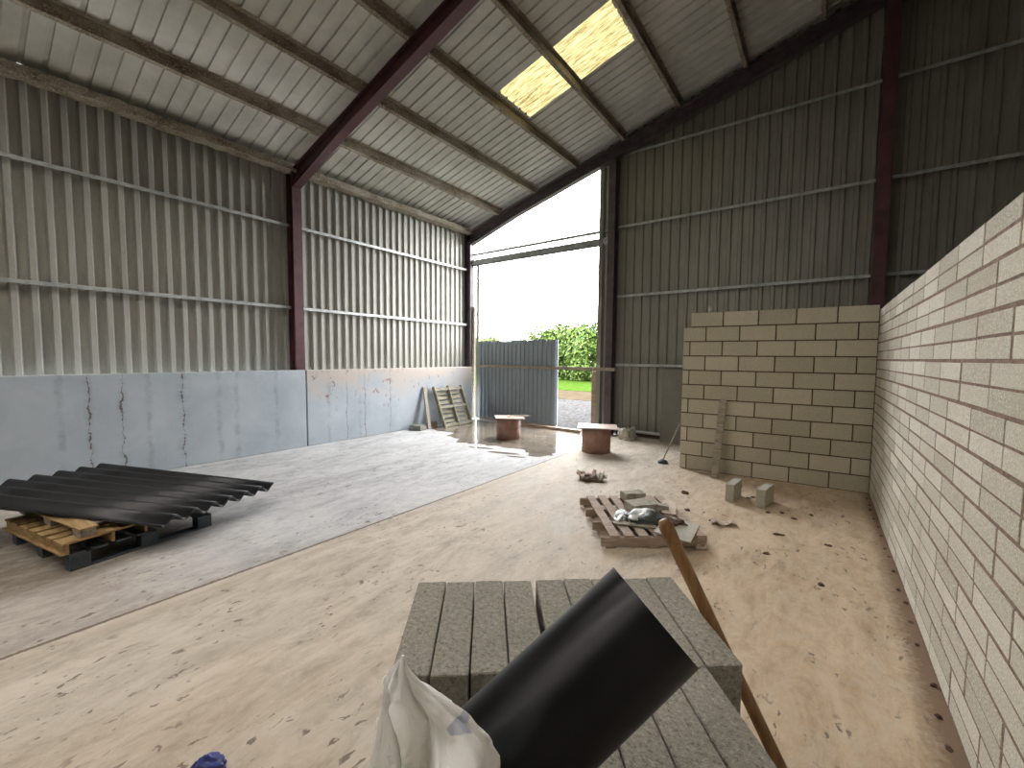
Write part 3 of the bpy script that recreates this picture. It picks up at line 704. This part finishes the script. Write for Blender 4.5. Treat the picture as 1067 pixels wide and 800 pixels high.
bm = B(); box(bm, (-.20, -.035, 0), (.20, .035, .012), None, .002); o = obj('board_offcut', bm, M['wood_grey']); o.location = (-1.42, 3.95, .125); o.rotation_euler = (0, 0, rzP - .3)
tag(o, 'thin wood offcut below the green sack on the littered pallet', 'board')

# litter pieces on the floor
def scrap(name, p, rz, s1, s2, mat, label, cat='litter', seed=1, h=.03):
    bm = B(); n = 7; g = {}
    for i in range(n):
        for j in range(n):
            x = (i / (n - 1) - .5) * s1; y = (j / (n - 1) - .5) * s2
            g[i, j] = bm.verts.new((x + .1 * s1 * MN.noise(V((i * .9, j * .7, seed))), y + .2 * s2 * MN.noise(V((j * .8, i * .6, seed + 4))), .006 + h * abs(MN.noise(V((i * .5 + seed, j * .55, 1.5)))) * 2))
    for i in range(n - 1):
        for j in range(n - 1): bm.faces.new((g[i, j], g[i + 1, j], g[i + 1, j + 1], g[i, j + 1]))
    o = obj(name, bm, mat, None, True); md = o.modifiers.new('t', 'SOLIDIFY'); md.thickness = .004; o.location = p; o.rotation_euler = (0, 0, rz); return tag(o, label, cat)
lump('dirt_heap', (-2.60, 5.42, 0), .5, .15, .075, .045, M['earth'], 'small dark heap of swept dirt on the floor behind the pallet', 'dirt heap', 21, amp=.7)
scrap('torn_card', (-2.72, 5.52, 0), .3, .26, .16, M['card'], 'torn pinkish card lying left of the swept dirt heap', seed=2, h=.09)
scrap('torn_card', (-2.52, 5.56, 0), 1.3, .18, .14, M['board_pale'], 'torn pale card standing up behind the swept dirt heap', seed=6, h=.10)
scrap('crumpled_paper', (-.80, 4.85, 0), .5, .24, .12, M['card'], 'crumpled pale paper on the floor right of the littered pallet', 'paper', seed=9, h=.04)
scrap('crumpled_paper', (-.86, 4.08, 0), .8, .10, .09, M['card'], 'crumpled pink scrap at the near right corner of the littered pallet', 'paper', seed=12, h=.04)
lump('dirt_clod', (-1.39, 5.67, 0), 0, .045, .03, .03, M['earth'], 'dark dirt clod lying between pallet and upright plank', 'dirt', 30)
lump('dirt_clod', (-1.20, 5.05, 0), 0, .03, .02, .018, M['earth'], 'tiny dark clod just beyond the littered pallet', 'dirt', 31)
lump('dirt_clod', (-.30, 4.9, 0), .4, .06, .02, .012, M['earth'], 'long dark clod on the floor near the pale block wall', 'dirt', 32)
for k, (x, y) in enumerate(((-.70, 5.98), (-.45, 5.55), (-.32, 5.63), (-.2, 5.5), (-.66, 6.05), (-.05, 5.75), (.1, 4.9), (-.35, 4.35), (.05, 4.0))):
    lump('dirt_clod', (x, y, 0), k, .03, .02, .012, M['earth'], 'small dirt crumb on the sandy floor beside the two upright blocks', 'dirt', 40 + k)['group'] = 'dirt crumbs near the blocks'
for k in range(18):            # crumbs along the foot of the pale wall
    y = 2.0 + k * .29 + random.uniform(-.06, .06); x = .577 + (y - 2.557) * -.00856 - random.uniform(.02, .05)
    lump('dirt_clod', (x, y, 0), k, random.uniform(.008, .02), .012, random.uniform(.006, .014), M['earth'], 'dirt crumb lying along the foot of the long pale block wall', 'dirt', 60 + k)['group'] = 'dirt crumbs along the wall foot'

# drums with board lids
def drum(name, c, r, h, lw, ld, rz, tilt, label, stick=False, double=False):
    t = thing(name, label, 'drum', (c[0], c[1], 0), 0, 'lidded drums by the doorway')
    bm = B(); seg = 40; rings = []
    for z, rr in ((0, r * .93), (0, r), (h * .48, r), (h * .5, r * .985), (h * .52, r), (h, r), (h, r * .93), (.02, r * .93)):
        rings.append([bm.verts.new((rr * math.cos(q), rr * math.sin(q), z)) for q in [2 * math.pi * k / seg for k in range(seg)]])
    for a_, b_ in zip(rings, rings[1:] + rings[:1]):
        for k in range(seg): bm.faces.new((a_[k], a_[(k + 1) % seg], b_[(k + 1) % seg], b_[k]))
    obj('drum_wall', bm, M['terracotta'], t, True)
    m = Matrix.Translation((0.02, 0, h + .012)) @ Matrix.Rotation(rz, 4, 'Z') @ Matrix.Rotation(tilt, 4, 'Y')
    bm = B(); box(bm, (-lw / 2, -ld / 2, 0), (lw / 2, ld / 2, .018), m, .003); obj('lid', bm, M['board_wet'], t)
    if stick:
        bm = B(); box(bm, (-.05, -.03, .018), (.5, .03, .035), m @ Matrix.Rotation(.3, 4, 'Z'), .002); obj('slat', bm, M['wood_pallet'], t)
    return t
drum('lidded_drum', (-5.45, 7.27, 0), .255, .43, .62, .5, .75, 0.02, 'brown drum covered by a board, further of the two near the door leaf', True)
drum('lidded_drum', (-3.38, 7.24, 0), .265, .45, .72, .56, .45, 0.01, 'brown drum with a wide board lid, nearer one beside the red post')

# puddle: thin sheet of water in the corner by the door
pts = [(-7.72, 8.75), (-7.72, 7.2), (-7.4, 6.9), (-6.9, 6.95), (-6.6, 6.6), (-6.25, 6.55), (-6.0, 6.22), (-5.6, 6.35), (-5.3, 6.3), (-5.05, 6.45), (-4.7, 6.38), (-4.5, 6.5), (-4.2, 6.28), (-3.95, 6.2), (-3.78, 6.42), (-3.9, 6.62), (-3.72, 6.9), (-3.7, 7.2), (-3.95, 7.7), (-4.0, 8.3), (-4.1, 8.72)]
poly = []
for i, (x, y) in enumerate(pts):
    x2, y2 = pts[(i + 1) % len(pts)]
    for k in range(6):
        q = k / 6; X = x + (x2 - x) * q; Y = y + (y2 - y) * q; f = 0 if i in (0, len(pts) - 1) else .10
        poly.append((X + f * MN.noise(V((X * 3, Y * 3, 1))), Y + f * 1.6 * MN.noise(V((X * 4, Y * 4, 7)))))
bm = B(); dy = .03; prev = {}
y = 6.0
def spans(y):
    xs_ = []
    for (ax, ay), (bx2, by2) in zip(poly, poly[1:] + poly[:1]):
        if (ay > y) != (by2 > y): xs_.append(ax + (y - ay) * (bx2 - ax) / (by2 - ay))
    return sorted(xs_)
while y < 8.75:
    a_ = spans(y + dy / 2)
    for x0_, x1_ in zip(a_[::2], a_[1::2]):
        bm.faces.new([bm.verts.new(p) for p in ((x0_, y, .004), (x1_, y, .004), (x1_, y + dy, .004), (x0_, y + dy, .004))])
    y += dy
o = obj('puddle', bm, M['water'])
tag(o, 'shallow puddle spread over the concrete in front of the doorway', 'puddle')
for k, (x, y, a, b) in enumerate(((-5.25, 6.12, .25, .05), (-4.65, 6.05, .3, .06), (-4.3, 5.95, .16, .035))):
    bm = B(); vs = [bm.verts.new((x + a * math.cos(q) * (1 + .2 * MN.noise(V((math.cos(q), k, 1)))) + b * math.sin(q), y + b * math.sin(q) * 1.4 + .25 * a * math.cos(q), .004)) for q in [2 * math.pi * i / 24 for i in range(24)]]
    bm.faces.new(vs); tag(obj('puddle', bm, M['water']), ('thin wet streak at the %s front edge of the puddle' % ('left', 'middle', 'right')[k]), 'puddle', 'wet streaks by the puddle')

# pallet leaning on the far left wall: three upright stringers with slats between
t = thing('leaning_pallet', 'weathered pallet leaning against the stained concrete panel by the corner', 'pallet', (-7.40, 7.80, 0))
Hh = 1.09; ang = math.atan2(.40, 1.04)
mt = Matrix.Rotation(-ang, 4, 'Y')      # lean towards -x
mt = Matrix.Rotation(-math.atan2(.43, 1.04), 4, 'Y')
for y in (-.47, .02, .50):
    bm = B(); box(bm, (-.09, y - .022, .0), (-.0, y + .022, Hh), mt, .003); obj('stringer', bm, M['wood_green'], t)
for k in range(9):
    z = .03 + k * (Hh - .13) / 8
    bm = B(); box(bm, (-.106, -.48, z), (-.09, .51, z + (.075 if k % 3 else .085)), mt, .002); obj('slat', bm, M['wood_green'], t)
for z in (.03, .5, .97):
    bm = B(); box(bm, (-.03, -.45, z), (-.018, .48, z + .07), mt, .002); obj('slat', bm, M['wood_green'], t)
bm = B(); p0 = V((-7.62, 6.98, 0)); m_ = Matrix.Translation(p0) @ Matrix.Rotation(-math.atan2(.30, 1.0), 4, 'Y') @ Matrix.Rotation(-.10, 4, 'X')
box(bm, (-.02, -.05, 0), (.02, .05, 1.04), m_, .003); tag(obj('leaning_plank', bm, M['wood_grey']), 'grey plank leaning on the stained concrete panel, left of the pallet', 'plank')
rough_block('rubble_piece', (-7.72, 6.70, 0), .3, .30, .24, .12, M['board_grey'], 'grey lump of rubble on the floor left of the leaning plank', 'rubble')
rough_block('rubble_piece', (-7.72, 7.16, 0), .9, .22, .20, .14, M['earth'], 'dark lump of rubble between leaning plank and leaning pallet', 'rubble')

# clear wrap bundle at the red post
t_ = lump('plastic_wrap', (-3.38, 8.74, 0), .2, .20, .14, .22, M['board_pale'], 'crumpled clear plastic wrap on the floor beside the doorway post', 'plastic wrap', 17, amp=.7)
# squeegee
t = thing('rubber_plunger', 'long handled tool with black rubber head standing left of the cream wall', 'plunger', (-2.11, 7.12, 0))
bm = B(); bmesh.ops.create_icosphere(bm, subdivisions=3, radius=1)
for v in bm.verts: v.co = V((v.co.x * .085, v.co.y * .085, max(v.co.z, -.1) * .06 + .006))
obj('rubber_head', bm, M['rubber'], t, True)
bm = B(); tube(bm, (0, 0, .05), (.345, .30, 1.08), .011, seg=10); obj('shaft', bm, M['wood_grey'], t, True)

# ------------------------------------------------------------------ pallets and black sheets on the left
q1 = V((-.19, .982, 0)).normalized(); q2 = V((-.982, -.19, 0)).normalized()
# bottom dark pallet: blocks and boards; near right corner at (-4.78,.545)
cB = V((-4.79, .55, 0)); mB = basis(cB, q1, q2, V((0, 0, 1)))
t = thing('dark_pallet', 'dark blue grey pallet lying at the bottom of the pile on the left', 'pallet', (0, 0, 0))
for b_ in (0, .52, 1.07):
    bm = B(); box(bm, (0, b_, 0), (1.06, b_ + .10, .018), mB, .002); obj('bottom_board', bm, M['plastic_dark'], t)
for a_ in (0, .47, .93):
    for b_ in (0, .52, 1.07):
        bm = B(); box(bm, (a_, b_, .018), (a_ + .13, b_ + .10, .11), mB, .004); obj('spacer_block', bm, M['plastic_dark'], t)
for a_ in (0, .47, .93):
    bm = B(); box(bm, (a_, 0, .11), (a_ + .13, 1.17, .125), mB, .002); obj('cross_board', bm, M['plastic_dark'], t)
for a_ in (0, .14, .30, .44):
    bm = B(); box(bm, (a_, 0, .126), (a_ + .10, 1.17, .14), mB, .002); obj('deck_board', bm, M['plastic_dark'], t)
# yellow pallet on it
cY = V((-4.80, .53, .141)); mY = basis(cY, q1, q2, V((0, 0, 1)))
t = thing('yellow_wood_pallet', 'yellowish wooden pallet in the middle of the pile on the left', 'pallet', (0, 0, 0))
for a_ in (.0, .29, .52):
    bm = B(); box(bm, (a_, .0, 0), (a_ + .022, 1.2, .082), mY, .002); obj('bearer', bm, M['wood_yellow'], t)
for b_, w_b in ((0, .16), (.2, .10), (.36, .12), (.53, .12), (.70, .12), (.87, .12), (1.04, .12)):
    bm = B(); box(bm, (-.02, b_, .082), (.64, b_ + w_b, .10), mY, .002); obj('deck_board', bm, M['wood_yellow'], t)
bm = B(); box(bm, (-.004, 0, .0), (-.0, 1.2, .0)); bm.free()
bm = B(); box(bm, (-.03, .0, -.0), (-.003, 1.2, .018), mY, .002); obj('side_board', bm, M['wood_yellow'], t)
# broken small pallet piece on top
cS = V((-4.83, .62, .242)); mS = basis(cS, q1, q2, V((0, 0, 1)))
t = thing('broken_pallet', 'small broken pallet piece lying on the yellow pallet under the sheets', 'pallet', (0, 0, 0))
for b_ in (.0, .55, 1.1):
    bm = B(); box(bm, (0, b_, 0), (.10, b_ + .14, .065), mS, .004); obj('spacer_block', bm, M['wood_grey'], t)
bm = B(); box(bm, (-.01, -.02, .065), (.115, 1.3, .083), mS, .003); obj('top_board', bm, M['wood_yellow'], t)
for b_ in (.1, 1.1):
    bm = B(); box(bm, (.115, b_, .05), (.19, b_ + .1, .066), mS, .003); obj('cross_board', bm, M['wood_grey'], t)
# black corrugated sheets
rdir = V((.84, .543, 0)).normalized(); 
A0 = V((-5.102, 2.251, .21)); A1 = V((-4.53, 1.075, .275)); A2 = V((-6.765, 1.071, .41)); 
wv = (A1 - A0); lv = (A2 - A0); nv = lv.cross(wv).normalized()
if nv.z < 0: nv = -nv
def bsheet(off, lab, ext, sh):
    bm = B(); pitch = wv.length / 6.6; N = 7 * 14; prev = None
    for k in range(N + 1):
        s = wv.length * k / N * (1.0); ph = s / pitch
        hgt = .034 * math.cos(2 * math.pi * ph); c_ = A0 + wv.normalized() * (s + sh) + nv * (hgt + off)
        row = [bm.verts.new(c_ + lv.normalized() * l_) for l_ in (0, .8, 1.6, lv.length + ext)]
        if prev:
            for j in range(3): bm.faces.new((prev[j], row[j], row[j + 1], prev[j + 1]))
        prev = row
    o = obj('corrugated_sheet', bm, M['black_sheet'], None, True); md = o.modifiers.new('t', 'SOLIDIFY'); md.thickness = .006; md.offset = 1
    tag(o, lab, 'corrugated sheet', 'black corrugated sheets'); return o
bsheet(.030, 'upper black corrugated sheet lying across the pallets on the left', .0, 0)
bsheet(.018, 'lower black corrugated sheet nested tightly under the top sheet on the left', -.02, .0)

# blue things at the bottom edge of the picture
t = lump('blue_wrapper', (-2.02, .60, 0), .7, .07, .035, .05, M['blue'], 'glossy dark blue wrapper on the floor at the bottom left', 'wrapper', 50)
lump('blue_wrapper', (-1.43, .90, 0), .3, .07, .05, .06, M['blue'], 'blue plastic scrap on the floor hidden beside the white bag', 'wrapper', 52)

# ------------------------------------------------------------------ trees outside
def tree(x, y, h, r, lm, n, label, seed, bush=True):
    random.seed(seed); t = thing('tree', label, 'tree', (x, y, 0), 0, 'trees beyond the yard')
    bm = B(); tube(bm, (0, 0, 0), (.1, .05, h * .45), .16, .09, 8); tube(bm, (.1, .05, h * .45), (-.2, .1, h * .75), .09, .04, 8); tube(bm, (.05, .05, h * .4), (.6, -.1, h * .7), .07, .03, 8)
    obj('trunk', bm, M['bark'], t)
    bm = B(); blobs = [(random.uniform(-r * .75, r * .75), random.uniform(-r * .4, r * .4), random.uniform(h * .12, h * .82), random.uniform(.3, .5) * r) for _ in range(26)]
    blobs.append((0, 0, h * .8, h * .2))
    for _ in range(n):
        bx_, by_, bz_, br = random.choice(blobs); d = V((random.gauss(0, 1), random.gauss(0, 1), random.gauss(0, 1))).normalized()
        c_ = V((bx_, by_, bz_)) + d * br * random.uniform(.7, 1.05); c_.z = max(c_.z, .1)
        s_ = random.uniform(.07, .17); a_ = (d + V((random.uniform(-.8, .8), random.uniform(-.8, .8), random.uniform(-.3, .9)))).normalized(); u_ = a_.orthogonal().normalized(); w_ = a_.cross(u_)
        q = random.uniform(0, 6.28); uu = u_ * math.cos(q) + w_ * math.sin(q); ww = a_.cross(uu)
        bm.faces.new([bm.verts.new(c_ + uu * s_), bm.verts.new(c_ + ww * s_ * .6), bm.verts.new(c_ - uu * s_), bm.verts.new(c_ - ww * s_ * .6)])
    obj('crown', bm, lm, t)
for i, (x, y, h, r, k, n, lab) in enumerate(((-13.4, 29, 4.5, 2.4, 0, 16000, 'bright green bushy tree at the right edge of the doorway view'),
        (-17.2, 30, 4.4, 2.4, 0, 16000, 'bright green tree in the middle of the doorway view, above the door leaf corner'),
        (-21.2, 31, 4.1, 2.1, 1, 10000, 'olive green tree seen above the middle of the door leaf'),
        (-25.2, 31, 3.7, 1.6, 2, 6500, 'yellowish green tree seen above the left end of the door leaf'),
        (-10.0, 29, 4.6, 2.4, 0, 6000, 'green tree mostly hidden behind the doorway post'),
        (-28.5, 33, 3.9, 1.9, 1, 5000, 'green tree hidden behind the door leaf and corner'))):
    tree(x, y, h, r, M['leaf%d' % k], n, lab, 100 + i)

# ------------------------------------------------------------------ light
w = bpy.data.worlds.new('sky'); sc.world = w; w.use_nodes = True
bg = w.node_tree.nodes['Background']; bg.inputs[0].default_value = (.97, .97, 1.0, 1); bg.inputs[1].default_value = 10.0
def portal(name, loc, rot, sx, sy):
    ld = bpy.data.lights.new(name, 'AREA'); ld.shape = 'RECTANGLE'; ld.size = sx; ld.size_y = sy; ld.cycles.is_portal = True
    o = bpy.data.objects.new(name, ld); C.objects.link(o); o.location = loc; o.rotation_euler = rot
portal('door_portal', (-6.1, 9.35, 3.0), (math.radians(-90), 0, 0), 4.0, 6.2)
sc.cycles.max_bounces = 8; sc.cycles.diffuse_bounces = 5; sc.cycles.transparent_max_bounces = 8
sc.cycles.sample_clamp_indirect = 6
sc.cycles.caustics_reflective = False; sc.cycles.caustics_refractive = False
